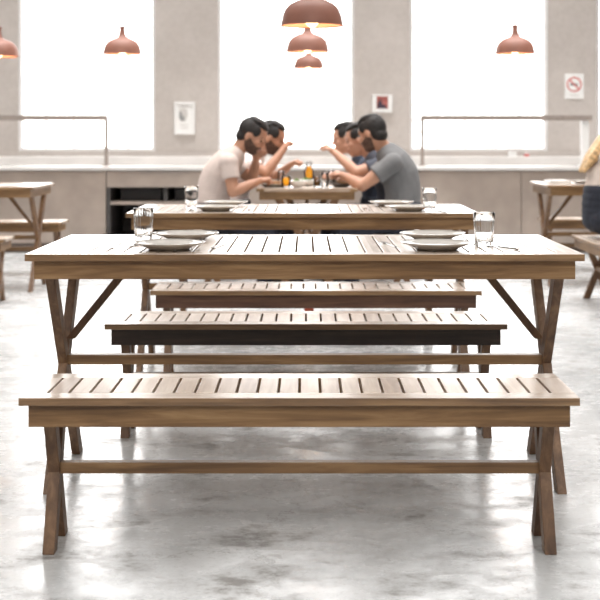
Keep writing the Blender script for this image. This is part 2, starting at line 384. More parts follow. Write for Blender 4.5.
# two small boxes on the ledge at the right window
def carton(x, w, h, m, label):
    t = thing('small_carton', label, 'carton', (x, 13.16, 0.925))
    b = bmesh.new(); box(b, -w/2, w/2, -0.03, 0.03, 0, h); link('carton_body', b, m, t, bevel=0.004)
    b = bmesh.new(); box(b, -w/2-0.002, w/2+0.002, -0.032, 0.032, h, h+0.012); link('lid', b, M['white'] if m is not M['white'] else M['light_ink'], t)
carton((512-VX)*13.16/F, 0.09, 0.06, M['white'], 'small white carton on the ledge of the right window')
carton((526.5-VX)*13.16/F, 0.045, 0.03, M['red_sign'], 'tiny red carton on the ledge of the right window')

# ------------------------------------------------------------------ things on the wall
def rect_px(b, x0, x1, y0, y1, depth, thick, cx, cz):
    k = WY/F
    box(b, (x0-VX)*k-cx, (x1-VX)*k-cx, -depth-thick, -depth, CH-(y1-VY)*k-cz, CH-(y0-VY)*k-cz)
def wall_item(name, label, cat, x0, x1, y0, y1):
    p = W((x0+x1)/2, (y0+y1)/2, WY); return thing(name, label, cat, (p.x, WY, p.z)), p.x, p.z
t, cx, cz = wall_item('framed_notice', 'white framed notice with a small grey picture on left pier', 'notice', 174.5, 195, 102, 134.5)
b = bmesh.new()
rect_px(b, 174.5, 177.0, 102, 134.5, 0, 0.04, cx, cz); rect_px(b, 192.5, 195, 102, 134.5, 0, 0.04, cx, cz)
rect_px(b, 177.0, 192.5, 102, 104.5, 0, 0.04, cx, cz); rect_px(b, 177.0, 192.5, 132, 134.5, 0, 0.04, cx, cz)
link('frame', b, M['white'], t, bevel=0.004)
b = bmesh.new(); rect_px(b, 177, 192.5, 104.5, 132, 0, 0.02, cx, cz); link('sheet', b, M['paper'], t)
b = bmesh.new()
prof = [(179.2, 109), (184, 108.2), (187.6, 110), (187.8, 117), (185.2, 121.5), (181.6, 121.8), (179.4, 118)]
k = WY/F
vs = [b.verts.new(((x-VX)*k-cx, -0.022, CH-(y-VY)*k-cz)) for x, y in prof]; b.faces.new(vs)
link('picture', b, M['light_ink'], t)
b = bmesh.new()
vs = [b.verts.new(((x-VX)*k-cx, -0.024, CH-(y-VY)*k-cz)) for x, y in [(179.3, 112), (181.5, 111.5), (182.4, 115.5), (185, 117), (184.5, 120.8), (181.4, 121), (179.5, 118.6)]]; b.faces.new(vs)
link('dark_figure', b, M['grey_ink'], t)
b = bmesh.new()
b.free()
for y in (105.4, 124.5, 127.4):
    b = bmesh.new(); rect_px(b, 180.5, 188.5, y, y+0.9, 0.02, 0.003, cx, cz); link('printed_line', b, M['light_ink'], t)

t, cx, cz = wall_item('framed_picture', 'small white framed picture in red and black on right pier', 'picture', 372, 392, 95, 112.5)
b = bmesh.new()
rect_px(b, 372, 376.3, 95, 112.5, 0, 0.06, cx, cz); rect_px(b, 387.8, 392, 95, 112.5, 0, 0.06, cx, cz)
rect_px(b, 376.3, 387.8, 95, 96.3, 0, 0.06, cx, cz); rect_px(b, 376.3, 387.8, 108.8, 112.5, 0, 0.06, cx, cz)
link('frame', b, M['white'], t, bevel=0.004)
b = bmesh.new(); rect_px(b, 376.3, 387.8, 96.3, 108.8, 0, 0.02, cx, cz); link('picture', b, M['photo_red'], t)
b = bmesh.new()
vs = [b.verts.new(((x-VX)*k-cx, -0.023, CH-(y-VY)*k-cz)) for x, y in [(377, 108.5), (378, 103), (380.5, 98.5), (382, 104), (385.8, 105.5), (386.5, 108.5)]]; b.faces.new(vs)
link('dark_figure', b, M['photo_dark'], t)

t, cx, cz = wall_item('no_smoking_sign', 'white no smoking sign with red ring and bar on wall', 'sign', 564.5, 583.5, 74, 99)
b = bmesh.new(); rect_px(b, 564.5, 583.5, 74, 99, 0, 0.012, cx, cz); link('sign_plate', b, M['paper'], t, bevel=0.005)
zc = (CH-(84.5-VY)*k)-cz
b = bmesh.new()
ro, ri = 0.080, 0.066; n = 40; vo, vi = [], []
for i in range(n):
    a = 2*PI*i/n; vo.append(b.verts.new((ro*math.cos(a), -0.0135, zc+ro*math.sin(a)))); vi.append(b.verts.new((ri*math.cos(a), -0.0135, zc+ri*math.sin(a))))
for i in range(n): b.faces.new((vo[i], vo[(i+1)%n], vi[(i+1)%n], vi[i]))
link('red_ring', b, M['red_sign'], t)
b = bmesh.new(); a = -PI/4; d = Vector((math.cos(a), 0, math.sin(a))); e = Vector((-math.sin(a), 0, math.cos(a)))
o = Vector((0, -0.0145, zc))
b.faces.new([b.verts.new(o + d*s*0.07 + e*q*0.007) for s, q in ((-1,-1),(1,-1),(1,1),(-1,1))]); link('red_bar', b, M['red_sign'], t)
b = bmesh.new(); box(b, -0.045, 0.04, -0.0142, -0.0125, zc-0.008, zc+0.008); link('cigarette', b, M['black'], t)
b = bmesh.new(); box(b, -0.05, 0.05, -0.0138, -0.0125, zc-0.122, zc-0.112); link('printed_line', b, M['light_ink'], t)

# ------------------------------------------------------------------ pendant lamps
def make_lamp(label, loc, scale):
    t = thing('pendant_lamp', label, 'lamp', loc, 0, 'terracotta pendant lamps'); t.scale = (scale,)*3
    outer = [(0.145, 0.0), (0.144, 0.012), (0.138, 0.045), (0.126, 0.075), (0.105, 0.098), (0.075, 0.114), (0.045, 0.124), (0.034, 0.131),
             (0.027, 0.145), (0.022, 0.165), (0.020, 0.19), (0.023, 0.205), (0.025, 0.212)]
    inner = [(0.020, 0.210), (0.018, 0.13), (0.04, 0.119), (0.072, 0.108), (0.101, 0.092), (0.121, 0.07), (0.133, 0.043), (0.139, 0.012), (0.140, 0.0)]
    b = bmesh.new(); lathe(b, outer + [(0.012, 0.212)], 40); 
    b.faces.ensure_lookup_table()
    for f in [f for f in b.faces if len(f.verts) > 8 and f.calc_center_median().z < 0.01]: b.faces.remove(f)
    link('lamp_shade', b, M['terracotta'], t, True)
    b = bmesh.new(); lathe(b, inner[1:], 40)
    for f in [f for f in b.faces if len(f.verts) > 8 and f.calc_center_median().z < 0.01]: b.faces.remove(f)
    lathe_rim = [(0.145, 0.0), (0.140, 0.0)]
    link('shade_lining', b, M['lamp_in'], t, True)
    b = bmesh.new(); lathe(b, [(0.139, -0.002), (0.147, -0.002), (0.147, 0.003), (0.139, 0.003)], 40, closed=True); link('shade_rim', b, M['terracotta'], t, True)
    b = bmesh.new(); tube(b, (0,0,0.075), (0,0,0.125), 0.017, 0.017, 16); link('lamp_socket', b, M['dark'], t, True)
    b = bmesh.new(); ellip(b, (0,0,0.035), (0.036, 0.036, 0.043)); link('light_bulb', b, M['bulb'], t, True)
    top = (RH - loc[2])/scale
    b = bmesh.new(); tube(b, (0,0,0.205), (0,0,top-0.03), 0.0016, 0.0016, 8); link('cord', b, M['cord'], t, True)
    b = bmesh.new(); lathe(b, [(0.05, top-0.03), (0.052, top-0.012), (0.05, top)], 24); link('ceiling_rose', b, M['white'], t, True)
    pl = bpy.data.lights.new('lamp_light', 'POINT'); pl.energy = 1.2; pl.color = (1, 0.62, 0.36); pl.shadow_soft_size = 0.03
    po = bpy.data.objects.new('lamp_light', pl); COL.objects.link(po); po.parent = t; po.location = (0, 0, -0.03)
    return t
for (px, py, d, wpx, lab) in [
    (312.0, 25.5, 6.04, 60.5, 'large nearest terracotta lamp cut by the top edge'),
    (307.5, 51.8, 8.84, 41.5, 'terracotta lamp in the middle of the central three'),
    (308.7, 68.3, 12.0, 29.5, 'smallest terracotta lamp, lowest of the central three'),
    (122.3, 54.2, 9.8, 37.5, 'terracotta lamp hanging before the left window, whole in view'),
    (-1.5, 56.5, 9.3, 39.0, 'terracotta lamp cut off by the left edge of the picture'),
    (515.0, 53.8, 9.8, 38.5, 'terracotta lamp hanging before the right window')]:
    p = W(px, py, d); make_lamp(lab, p, 1.03*wpx*d/F/0.29)

# ------------------------------------------------------------------ trestle tables and benches
def slatted_top(L_, D, z1, th, rail, n_slots, span, slot):
    b = bmesh.new(); h, dd = L_/2, D/2
    xs = [-span/2 + span*i/(n_slots-1) for i in range(n_slots)]
    x = -h
    for s in xs + [h + slot/2]:
        box(b, x, min(s-slot/2, h), -dd+rail, dd-rail, z1-th, z1); x = s+slot/2
    return b
def edge_rails(t, L_, D, z1, th, rail):
    for s in (-1, 1):
        b = bmesh.new(); box(b, -L_/2, L_/2, min(s*D/2, s*(D/2-rail)), max(s*D/2, s*(D/2-rail)), z1-th, z1); link('edge_rail', b, M['top_rail'], t, bevel=0.0015)
def beam_yz(b, x, w, p0, p1, t):
    (y0, z0), (y1, z1) = p0, p1
    ln = math.hypot(y1-y0, z1-z0); hy = t/2*ln/abs(z1-z0)
    hexa(b, [(x-w/2, y0-hy, z0), (x+w/2, y0-hy, z0), (x+w/2, y0+hy, z0), (x-w/2, y0+hy, z0)],
            [(x-w/2, y1-hy, z1), (x+w/2, y1-hy, z1), (x+w/2, y1+hy, z1), (x-w/2, y1+hy, z1)])
def add_aprons(t, hx, hy, z0, z1, th):
    for s in (-1, 1):
        b = bmesh.new(); box(b, -hx, hx, min(s*hy, s*(hy-th)), max(s*hy, s*(hy-th)), z0, z1); link('apron', b, M['apron_x'], t, bevel=0.0015)
    for s in (-1, 1):
        b = bmesh.new(); box(b, min(s*hx, s*(hx-th)), max(s*hx, s*(hx-th)), -hy+th, hy-th, z0, z1); link('apron', b, M['apron_y'], t, bevel=0.0015)
TZ, BZ, TL, TD, BL, BD = 0.774, 0.442, 1.735, 0.77, 1.497, 0.345
def make_table(label, loc):
    t = thing('trestle_table', label, 'table', loc, 0, 'slatted trestle tables')
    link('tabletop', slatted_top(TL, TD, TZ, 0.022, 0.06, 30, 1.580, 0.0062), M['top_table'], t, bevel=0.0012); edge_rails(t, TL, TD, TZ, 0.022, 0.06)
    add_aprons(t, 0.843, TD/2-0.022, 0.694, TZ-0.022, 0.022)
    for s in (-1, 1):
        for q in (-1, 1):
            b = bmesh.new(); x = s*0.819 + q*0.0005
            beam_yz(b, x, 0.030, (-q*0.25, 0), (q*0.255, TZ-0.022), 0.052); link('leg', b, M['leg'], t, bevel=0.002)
    b = bmesh.new(); box(b, -0.812, 0.812, -0.018, 0.018, 0.365, 0.398); link('stretcher', b, M['apron_x'], t, bevel=0.002)
    for s in (-1, 1):
        b = bmesh.new(); x0, x1 = s*0.797, s*0.555; z0, z1 = 0.452, 0.752
        w = 0.0165
        hexa(b, [(x0-w, -0.014, z0), (x0+w, -0.014, z0), (x0+w, 0.014, z0), (x0-w, 0.014, z0)],
                [(x1-w, -0.014, z1), (x1+w, -0.014, z1), (x1+w, 0.014, z1), (x1-w, 0.014, z1)])
        link('brace', b, M['leg'], t, bevel=0.002)
    return t
def make_bench(label, loc):
    t = thing('trestle_bench', label, 'bench', loc, 0, 'slatted trestle benches')
    link('seat', slatted_top(BL, BD, BZ, 0.0215, 0.068, 25, 1.366, 0.0075), M['top_bench'], t, bevel=0.0012); edge_rails(t, BL, BD, BZ, 0.0215, 0.068)
    add_aprons(t, 0.726, BD/2-0.018, 0.360, BZ-0.0215, 0.02)
    for s in (-1, 1):
        for q in (-1, 1):
            b = bmesh.new(); x = s*0.684 + q*0.0005
            beam_yz(b, x, 0.033, (-q*0.080, 0), (q*0.085, BZ-0.0215), 0.042); link('leg', b, M['leg'], t, bevel=0.002)
    b = bmesh.new(); box(b, -0.69, 0.69, -0.016, 0.016, 0.198, 0.229); link('stretcher', b, M['apron_x'], t, bevel=0.002)
    return t
T1Y = 3.87 + TD/2
table = make_table('nearest long slatted wooden table in front with four plates', (-0.004, T1Y, 0))
bench = make_bench('nearest slatted wooden bench, in the foreground before the first table', (-0.018, 3.33+BD/2, 0))
G1, G2 = 'slatted trestle tables', 'slatted trestle benches'
T2Y = 5.93 + TD/2
dup(table, 'second long slatted wooden table, set just behind the first one', (-0.016, T2Y, 0), scale=(0.968, 1, 1))
dup(table, 'slatted wooden table at which the five people sit eating', (0.007, 8.7+TL/2, 0), PI/2, scale=(1, 0.92, 1))
dup(table, 'slatted wooden table cut by the left edge of the picture', (-1.965-TL/2, 9.0+TD/2, 0))
dup(table, 'slatted wooden table at right behind the blonde woman', (1.80+TL/2, 9.3+TD/2, 0))
b2_ = dup(bench, 'second slatted wooden bench, tucked behind the nearest table', (0.0, 4.64+BD/2, 0))
b3_ = dup(bench, 'third slatted wooden bench, in front of the second table', (0.045, 5.65+BD/2-0.1+0.09, 0))
dup(bench, 'slatted wooden bench on the far side of the second table', (0.0, 6.80+BD/2, 0))
dup(bench, 'slatted wooden bench under the diners on the left side', (-0.66, 9.52, 0), PI/2)
dup(bench, 'slatted wooden bench under the diners in grey and navy', (0.68, 9.55, 0), PI/2)
dup(bench, 'slatted wooden bench in front of the table at left edge', (-2.04-BL/2, 8.42+BD/2, 0))
dup(bench, 'slatted wooden bench behind the table at left edge', (-1.985-BL/2, 10.12+BD/2, 0))
dup(bench, 'slatted wooden bench behind the table at right', (2.0+BL/2, 10.45+BD/2, 0))
dup(bench, 'slatted wooden bench under the seated blonde woman at right edge', (2.045, 8.83-BL/2, 0), PI/2)

for o_, m_ in ((b2_, 'apron_shade'), (b3_, 'apron_red')):      # table's shade painted into second bench's aprons; third bench's redder and darker
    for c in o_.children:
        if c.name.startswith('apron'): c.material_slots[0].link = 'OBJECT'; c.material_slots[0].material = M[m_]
# ------------------------------------------------------------------ tableware
def make_plate(label, loc, r=0.115, m='plate', group='stoneware plates on the two front tables'):
    t = thing('dinner_plate', label, 'plate', loc, 0, group); s = r/0.115
    b = bmesh.new(); lathe(b, [(0.066*s, 0), (0.068*s, 0.001), (0.072*s, 0.006), (0.095*s, 0.014), (0.113*s, 0.021), (0.1155*s, 0.0235), (0.113*s, 0.0245), (0.10*s, 0.0195), (0.08*s, 0.013), (0.06*s, 0.0095), (0.01, 0.0095)], 48)
    link('plate_dish', b, M[m], t, True)
    b = bmesh.new(); lathe(b, [(0.1125*s, 0.0237), (0.1158*s, 0.0232), (0.1158*s, 0.0250), (0.1125*s, 0.0252)], 48, closed=True); link('glazed_rim', b, M[m], t, True)
    return t
TT = TZ + 0.0005
pl = make_plate('grey plate at left on the first table, nearer of the pair', ((170-VX)*4.05/F, 4.03, TT))
dup(pl, 'grey plate at left on the first table, farther of the pair', ((186-VX)*4.42/F, 4.42, TT))
dup(pl, 'grey plate at right on the first table, nearer of the pair', ((436-VX)*4.05/F, 4.03, TT))
dup(pl, 'grey plate at right on the first table, farther of the pair', ((432.5-VX)*4.42/F, 4.42, TT))
dup(pl, 'grey plate at left on the second table, nearer of the pair', ((216-VX)*6.12/F, 6.12, TT))
dup(pl, 'grey plate at left on the second table, farther of the pair', ((226-VX)*6.54/F, 6.54, TT))
dup(pl, 'grey plate at right on the second table, nearer of the pair', ((408.5-VX)*6.12/F, 6.12, TT))
dup(pl, 'grey plate at right on the second table, farther of the pair', ((391.5-VX)*6.54/F, 6.54, TT))

def make_tumbler(label, loc, h=0.112, r=0.036, group='clear ribbed tumblers on the two front tables'):
    t = thing('glass_tumbler', label, 'glass', loc, 0, group)
    b = bmesh.new()
    lathe(b, [(r*0.80, 0), (r*0.84, 0.003), (r*0.88, h*0.3)], 96, 0.012)
    b.free(); b = bmesh.new()
    lathe(b, [(r*0.80, 0), (r*0.85, 0.004), (r*0.90, h*0.40), (r*0.96, h*0.72), (r, h-0.001), (r-0.0012, h), (r-0.0024, h-0.001), (r*0.96-0.0024, h*0.72), (r*0.90-0.003, h*0.40), (r*0.82-0.002, 0.017), (r*0.6, 0.0125), (0.001, 0.012)], 96, 0.010)
    link('tumbler_glass', b, M['glass'], t, True)
    return t
tg = make_tumbler('clear tumbler on the first table beside the left plates', ((143.5-VX)*4.40/F, 4.40, TT))
dup(tg, 'clear tumbler on the first table beside the right plates', ((484-VX)*4.16/F, 4.16, TT))
dup(tg, 'clear tumbler on the second table beside the left plates', ((191.5-VX)*6.33/F, 6.33, TT))
dup(tg, 'clear tumbler on the second table beside the right plates', ((429.5-VX)*6.12/F, 6.12, TT))

def make_fork(label, loc, rz):
    t = thing('table_fork', label, 'fork', loc, rz, 'cutlery on the front tables')
    b = bmesh.new()
    box(b, -0.003, 0.003, -0.09, 0.02, 0.001, 0.0035); box(b, -0.0055, 0.0055, -0.10, -0.06, 0.0012, 0.0038)
    link('fork_handle', b, M['cutlery'], t, bevel=0.0008)
    b = bmesh.new(); box(b, -0.011, 0.011, 0.02, 0.05, 0.001, 0.004)
    for i in range(4): box(b, -0.011+i*0.0066, -0.0088+i*0.0066, 0.05, 0.09, 0.001, 0.0045)
    link('fork_tines', b, M['cutlery'], t)
    return t
def make_knife(label, loc, rz):
    t = thing('table_knife', label, 'knife', loc, rz, 'cutlery on the front tables')
    b = bmesh.new(); box(b, -0.006, 0.006, -0.11, -0.005, 0.0005, 0.0065); link('knife_handle', b, M['cutlery'], t, bevel=0.002)
    b = bmesh.new(); hexa(b, [(-0.006,-0.005,0.002),(0.008,-0.005,0.002),(0.006,0.08,0.002),(-0.006,0.11,0.002)], [(-0.006,-0.005,0.0035),(0.008,-0.005,0.0035),(0.006,0.08,0.0035),(-0.006,0.11,0.0035)]); link('knife_blade', b, M['cutlery'], t)
    return t
fk = make_fork('steel fork left of the left plates on first table', (-0.598, 4.12, TT), -0.5)
kn = make_knife('steel knife right of the left plates on first table', (-0.285, 4.16, TT), -0.15)
dup(fk, 'steel fork left of the right plates on first table', (0.275, 4.20, TT), 0.2)
dup(kn, 'steel knife beside the tumbler right of first table', (0.628, 4.10, TT), 0.5)
dup(fk, 'steel fork left of the left plates on second table', (-0.56, 6.15, TT), 0.1)
dup(kn, 'steel knife right of the left plates on second table', (-0.28, 6.2, TT), 0.0)
dup(fk, 'steel fork left of the right plates on second table', (0.30, 6.2, TT), 0.1)
dup(kn, 'steel knife right of the right plates on second table', (0.645, 6.05, TT), 0.2)

# ---- food and drink on the diners' table
GD = 'dishes on the diners\' table'
p5 = make_plate('pale plate before the man in the white shirt', ((274-VX)*8.98/F, 8.98, TT), 0.115, 'plate', GD)
dup(p5, 'pale plate before the man with raised hand at left', (-0.215, 9.6, TT))
dup(p5, 'pale plate before the farthest diner in navy', (0.21, 10.1, TT))
make_plate('dark plate before the bearded man in grey', ((341-VX)*8.98/F, 8.98, TT), 0.088, 'darkplate', GD)
make_plate('dark plate before the second diner at right', (0.215, 9.53, TT), 0.088, 'darkplate', GD)
def blob_food(name, label, cat, loc, r, m, seed):
    rng = random.Random(seed); b = bmesh.new()
    for i in range(9):
        a = rng.random()*2*PI; q = rng.random()*r*0.7
        ellip(b, (q*math.cos(a), q*math.sin(a), 0.008+rng.random()*0.010), (r*0.3, r*0.24, 0.009+0.006*rng.random()), Euler((rng.random()*0.5, rng.random()*0.5, rng.random()*3)).to_matrix(), 2)
    o = link(name, b, M[m], None, True); o.location = loc; tag(o, label, cat)
blob_food('cooked_food', 'heap of browned food on the plate before the man in white', 'food', ((274-VX)*8.98/F, 8.98, TT+0.019), 0.065, 'food', 1)
blob_food('cooked_food', 'heap of browned food on the dark plate before the man in grey', 'food', ((341-VX)*8.98/F, 8.98, TT+0.019), 0.05, 'food', 2)
def salad_bowl(label, x, y):
    t = thing('salad_bowl', label, 'bowl', (x, y, TT), 0, 'white salad bowls')
    b = bmesh.new(); lathe(b, [(0.03, 0), (0.033, 0.004), (0.055, 0.02), (0.07, 0.045), (0.068, 0.046), (0.052, 0.022), (0.03, 0.008), (0.002, 0.008)], 32); link('bowl', b, M['white'], t, True)
    b = bmesh.new(); rng = random.Random(int(x*1000)+5)
    for i in range(14):
        a = rng.random()*2*PI; q = rng.random()*0.042
        ellip(b, (q*math.cos(a), q*math.sin(a), 0.03+rng.random()*0.025), (0.018, 0.014, 0.006), Euler((rng.random()*1.5, rng.random()*1.5, rng.random()*3)).to_matrix(), 1)
    link('salad_leaves', b, M['salad'], t)
salad_bowl('white bowl of green salad beside the orange juice glass', (297.5-VX)*8.92/F, 8.92)
salad_bowl('white bowl of green salad before the juice carafe', (307.5-VX)*9.15/F, 9.15)
def juice_glass(name, label, cat, px, d, r, h, fill, mat, neck=None):
    t = thing(name, label, cat, ((px-VX)*d/F, d, TT))
    prof = [(r*0.9, 0), (r*0.93, 0.004), (r, h*0.6)] + ([(neck, h*0.78), (neck*1.15, h)] if neck else [(r, h)])
    inn = [((neck*1.15 if neck else r)-0.002, h)] + ([(neck-0.002, h*0.78)] if neck else []) + [(r-0.003, h*0.6), (r*0.93-0.003, 0.008), (0.001, 0.008)]
    b = bmesh.new(); lathe(b, prof+inn, 32); link('glass_body', b, M['pane'], t, True)
    b = bmesh.new(); lathe(b, [(0.001, 0.0085), (r*0.93-0.0036, 0.0085), (r-0.0036, min(h*0.6, h*fill)), ((neck or r)*0.98-0.004, h*fill)], 32); link('drink', b, M[mat], t, True)
    return t
juice_glass('juice_glass', 'glass of orange juice by the left diners', 'glass', 286, 8.86, 0.034, 0.085, 0.86, 'juice')
juice_glass('juice_carafe', 'tall carafe of yellow juice amid the diners\' table', 'carafe', 309, 9.45, 0.038, 0.17, 0.8, 'juice', 0.02)
juice_glass('amber_jar', 'amber brown jar on the diners\' table before the carafe', 'jar', 317, 8.86, 0.026, 0.085, 0.9, 'amber', 0.018)
gg = juice_glass('water_glass', 'water glass by the amber jar on the diners\' table', 'glass', 324.5, 8.80, 0.026, 0.11, 0.05, 'white')
dup(gg, 'water glass behind the orange juice on the diners\' table', ((281-VX)*9.2/F, 9.2, TT))
dup(gg, 'water glass behind the dark plate on the diners\' table', ((331-VX)*9.3/F, 9.3, TT))
# on the right hand table
def napkin(x, y, label, s=1):
    t = thing('folded_napkin', label, 'napkin', (x, y, TT), 0.2); b = bmesh.new()
    for i in range(4): box(b, -0.09*s+0.004*i, 0.09*s-0.003*i, -0.07, 0.07-0.004*i, 0.007*i, 0.007*i+0.006)
    link('napkin_cloth', b, M['napkin'], t, bevel=0.002)
napkin(1.93, 9.62, 'folded white napkin on the table at right')
make_plate('grey plate on the table at right beside the napkin', (2.14, 9.58, TT), 0.115, 'plate', 'plates on right table')
# rust red box on the floor under the benches
t = thing('red_box', 'small rust red box on the floor beneath the benches', 'box', ((309-VX)*7.75/F, 7.75, 0))
b = bmesh.new(); box(b, -0.03, 0.03, -0.03, 0.03, 0, 0.13); link('box_body', b, M['red'], t, bevel=0.003)
b = bmesh.new(); box(b, -0.032, 0.032, -0.032, 0.032, 0.13, 0.145); link('lid', b, M['red'], t, bevel=0.003)

# ------------------------------------------------------------------ people
def remesh(bm, voxel, smooth=4):
    me = bpy.data.meshes.new('tmp'); bm.to_mesh(me); bm.free()
    o = bpy.data.objects.new('tmp', me); COL.objects.link(o)
    r = o.modifiers.new('r', 'REMESH'); r.mode = 'VOXEL'; r.voxel_size = voxel
    s = o.modifiers.new('s', 'SMOOTH'); s.factor = 0.5; s.iterations = smooth
    dg = bpy.context.evaluated_depsgraph_get(); dg.update()
    out = bpy.data.meshes.new_from_object(o.evaluated_get(dg))
    bpy.data.objects.remove(o); bpy.data.meshes.remove(me)
    return out
def cap(bm, a, ra, b_, rb): tube(bm, a, b_, ra, rb, 14, True)
def lerp(a, b_, t): return a + (b_-a)*t

def person(label, d, s, hip, mid, chest, neck, head, pitch, yaw, sh_n, el_n, wr_n, ha_n, sh_f, el_f, wr_f, ha_f, knee_dx, shirt, skin='skin', hair='hair',
           beard=False, group=None, build=1.0, long_hair=False, foot_dx=-0.06, hs=1.06, waist=0.10, long_sleeve=False, grip=1.05):
    """hip..head are (px,py) seen at depth d; _n = side nearer the camera, _f = far side; given as (px,py,dd). s: facing sign along x."""
    P = lambda t: W(t[0], t[1], d + (t[2] if len(t) > 2 else 0))
    hip, mid, chest, neck, head = [P(t) for t in (hip, mid, chest, neck, head)]
    org = Vector((hip.x, d, 0))
    root = thing('person', label, 'person', org, 0, group)
    Y = Vector((0, 1, 0)); U = Vector((0, 0, 1)); Fw = Vector((s, 0, 0))
    arms = []
    for (a, e, w_, h_) in ((sh_n, el_n, wr_n, ha_n), (sh_f, el_f, wr_f, ha_f)): arms.append([P(t) for t in (a, e, w_, h_)])
    legs = []
    for q in (-1, 1):
        h0 = hip + Y*q*0.095 + Vector((0, 0, -0.005)); kn_ = Vector((hip.x + s*knee_dx, d + q*0.13, 0.50)); an = Vector((kn_.x + s*foot_dx, d + q*0.12, 0.085))
        legs.append((h0, kn_, an))
    # spine samples
    ctrl = [hip, mid, chest, neck]
    def spine(t):
        u = t*3; i = min(2, int(u)); f = u-i
        p0, p1, p2, p3 = ctrl[max(0,i-1)], ctrl[i], ctrl[i+1], ctrl[min(3,i+2)]
        return 0.5*((2*p1) + (p2-p0)*f + (2*p0-5*p1+4*p2-p3)*f*f + (3*p1-p0-3*p2+p3)*f**3)
    def torso(bm, inf, t0=0.0, t1=1.0):
        n = 30
        for i in range(n):
            t = t0 + (t1-t0)*i/(n-1); p = spine(t); tg_ = (spine(min(1, t+0.02)) - spine(max(0, t-0.02))).normalized()
            nrm = Y.cross(tg_).normalized(); rot = Matrix((nrm, Y, tg_)).transposed()
            ks = [(0, .118, .172), (.2, .112, .158), (.4, .112, .150), (.62, .118, .168), (.8, .098, .168), (.92, .075, .115), (1, .06, .066)]
            for (ta, fa, la), (tb, fb, lb) in zip(ks, ks[1:]):
                if ta <= t <= tb:
                    f = (t-ta)/(tb-ta); fa_ = fa+(fb-fa)*f; la_ = la+(lb-la)*f; break
            ellip(bm, p, ((fa_*build+inf), (la_*build+inf), 0.07+inf*0.5), rot, 3)
        for (a, e, w_, h_) in arms:      # shoulder girdle
            cap(bm, lerp(chest, neck, 0.35), 0.07+inf, a, 0.056+inf)
    Rh = Matrix.Rotation(yaw, 3, 'Z') @ Matrix.Rotation(pitch, 3, 'Y')           # local +x is the way the face looks
    if s < 0: Rh = Matrix.Rotation(PI, 3, 'Z') @ Rh
    Hm = Matrix.Translation(head) @ Rh.to_4x4() @ Matrix.Diagonal((hs, hs, hs, 1))
    def hp(x, y, z): return Hm @ Vector((x, y, z))
    def hell(bm, c, r, e=(0,0,0), sub=3): ellip(bm, hp(*c), tuple(k_*hs for k_ in r), Rh @ Euler(e).to_matrix(), sub)
    # --- body, one continuous surface
    bm = bmesh.new(); torso(bm, 0)
    cap(bm, neck, 0.058, hp(-0.025, 0, -0.06), 0.055)
    hell(bm, (0, 0, 0.025), (0.098, 0.076, 0.092)); hell(bm, (0.022, 0, -0.045), (0.070, 0.060, 0.070)); hell(bm, (0.050, 0, -0.088), (0.036, 0.036, 0.026))
    hell(bm, (0.076, 0, 0.020), (0.020, 0.055, 0.018)); hell(bm, (0.085, 0, -0.060), (0.016, 0.026, 0.011)); hell(bm, (0.082, 0, -0.074), (0.014, 0.023, 0.008))
    cap(bm, hp(0.092, 0, 0.008), 0.008, hp(0.108, 0, -0.028), 0.0115); hell(bm, (0.098, 0.011, -0.031), (0.012, 0.009, 0.008)); hell(bm, (0.098, -0.011, -0.031), (0.012, 0.009, 0.008))
    for q in (-1, 1):
        hell(bm, (0.06, q*0.042, -0.022), (0.026, 0.022, 0.022)); hell(bm, (-0.008, q*0.078, -0.008), (0.020, 0.009, 0.031), (0.15*q, 0.2, 0))
    for (a, e, w_, h_) in arms:
        cap(bm, a, 0.052*build, lerp(a, e, 0.45), 0.049*build); cap(bm, lerp(a, e, 0.45), 0.049*build, e, 0.039); cap(bm, e, 0.040, lerp(e, w_, 0.3), 0.042); cap(bm, lerp(e, w_, 0.3), 0.042, w_, 0.026)
        hd = (h_-w_).normalized(); side = hd.cross(U); 
        side = (side if side.length > 0.1 else Y.copy()).normalized(); pn = side.cross(hd).normalized()
        if pn.z > 0: pn = -pn
        pc = w_ + hd*0.048
        ellip(bm, pc, (0.050, 0.040, 0.017), Matrix((hd, side, pn)).transposed(), 3); cap(bm, w_, 0.025, w_+hd*0.03, 0.024)
        for i, (ln, off) in enumerate(((0.066, -0.029), (0.076, -0.010), (0.071, 0.010), (0.056, 0.028))):
            k0 = w_ + hd*0.085 + side*off; curl = grip + 0.12*i
            k1 = k0 + (hd*math.cos(curl) + pn*math.sin(curl))*ln*0.48
            k2 = k1 + (hd*math.cos(curl*2.3) + pn*math.sin(curl*2.3))*ln*0.32
            k3 = k2 + (hd*math.cos(curl*3.2) + pn*math.sin(curl*3.2))*ln*0.25
            cap(bm, k0 - hd*0.015, 0.0095, k1, 0.0088); cap(bm, k1, 0.0088, k2, 0.0080); cap(bm, k2, 0.0080, k3, 0.0070)
        th0 = w_ + hd*0.030 - side*0.030; th1 = th0 + (hd*0.7 - side*0.6 + pn*0.35)*0.040; th2 = th1 + (hd*0.95 + pn*0.45)*0.034
        cap(bm, th0, 0.0125, th1, 0.0105); cap(bm, th1, 0.0105, th2, 0.0085)
    for (h0, kn_, an) in legs:
        cap(bm, h0, 0.082, kn_, 0.056); cap(bm, kn_, 0.054, lerp(kn_, an, 0.35), 0.053); cap(bm, lerp(kn_, an, 0.35), 0.053, an, 0.036); cap(bm, an + Vector((-s*0.03, 0, -0.045)), 0.034, an + Fw*0.13 + Vector((0, 0, -0.055)), 0.026)
    bm.transform(Matrix.Translation(-org))
    body = link('body', remesh(bm, 0.0055, 3), M[skin], root, True)
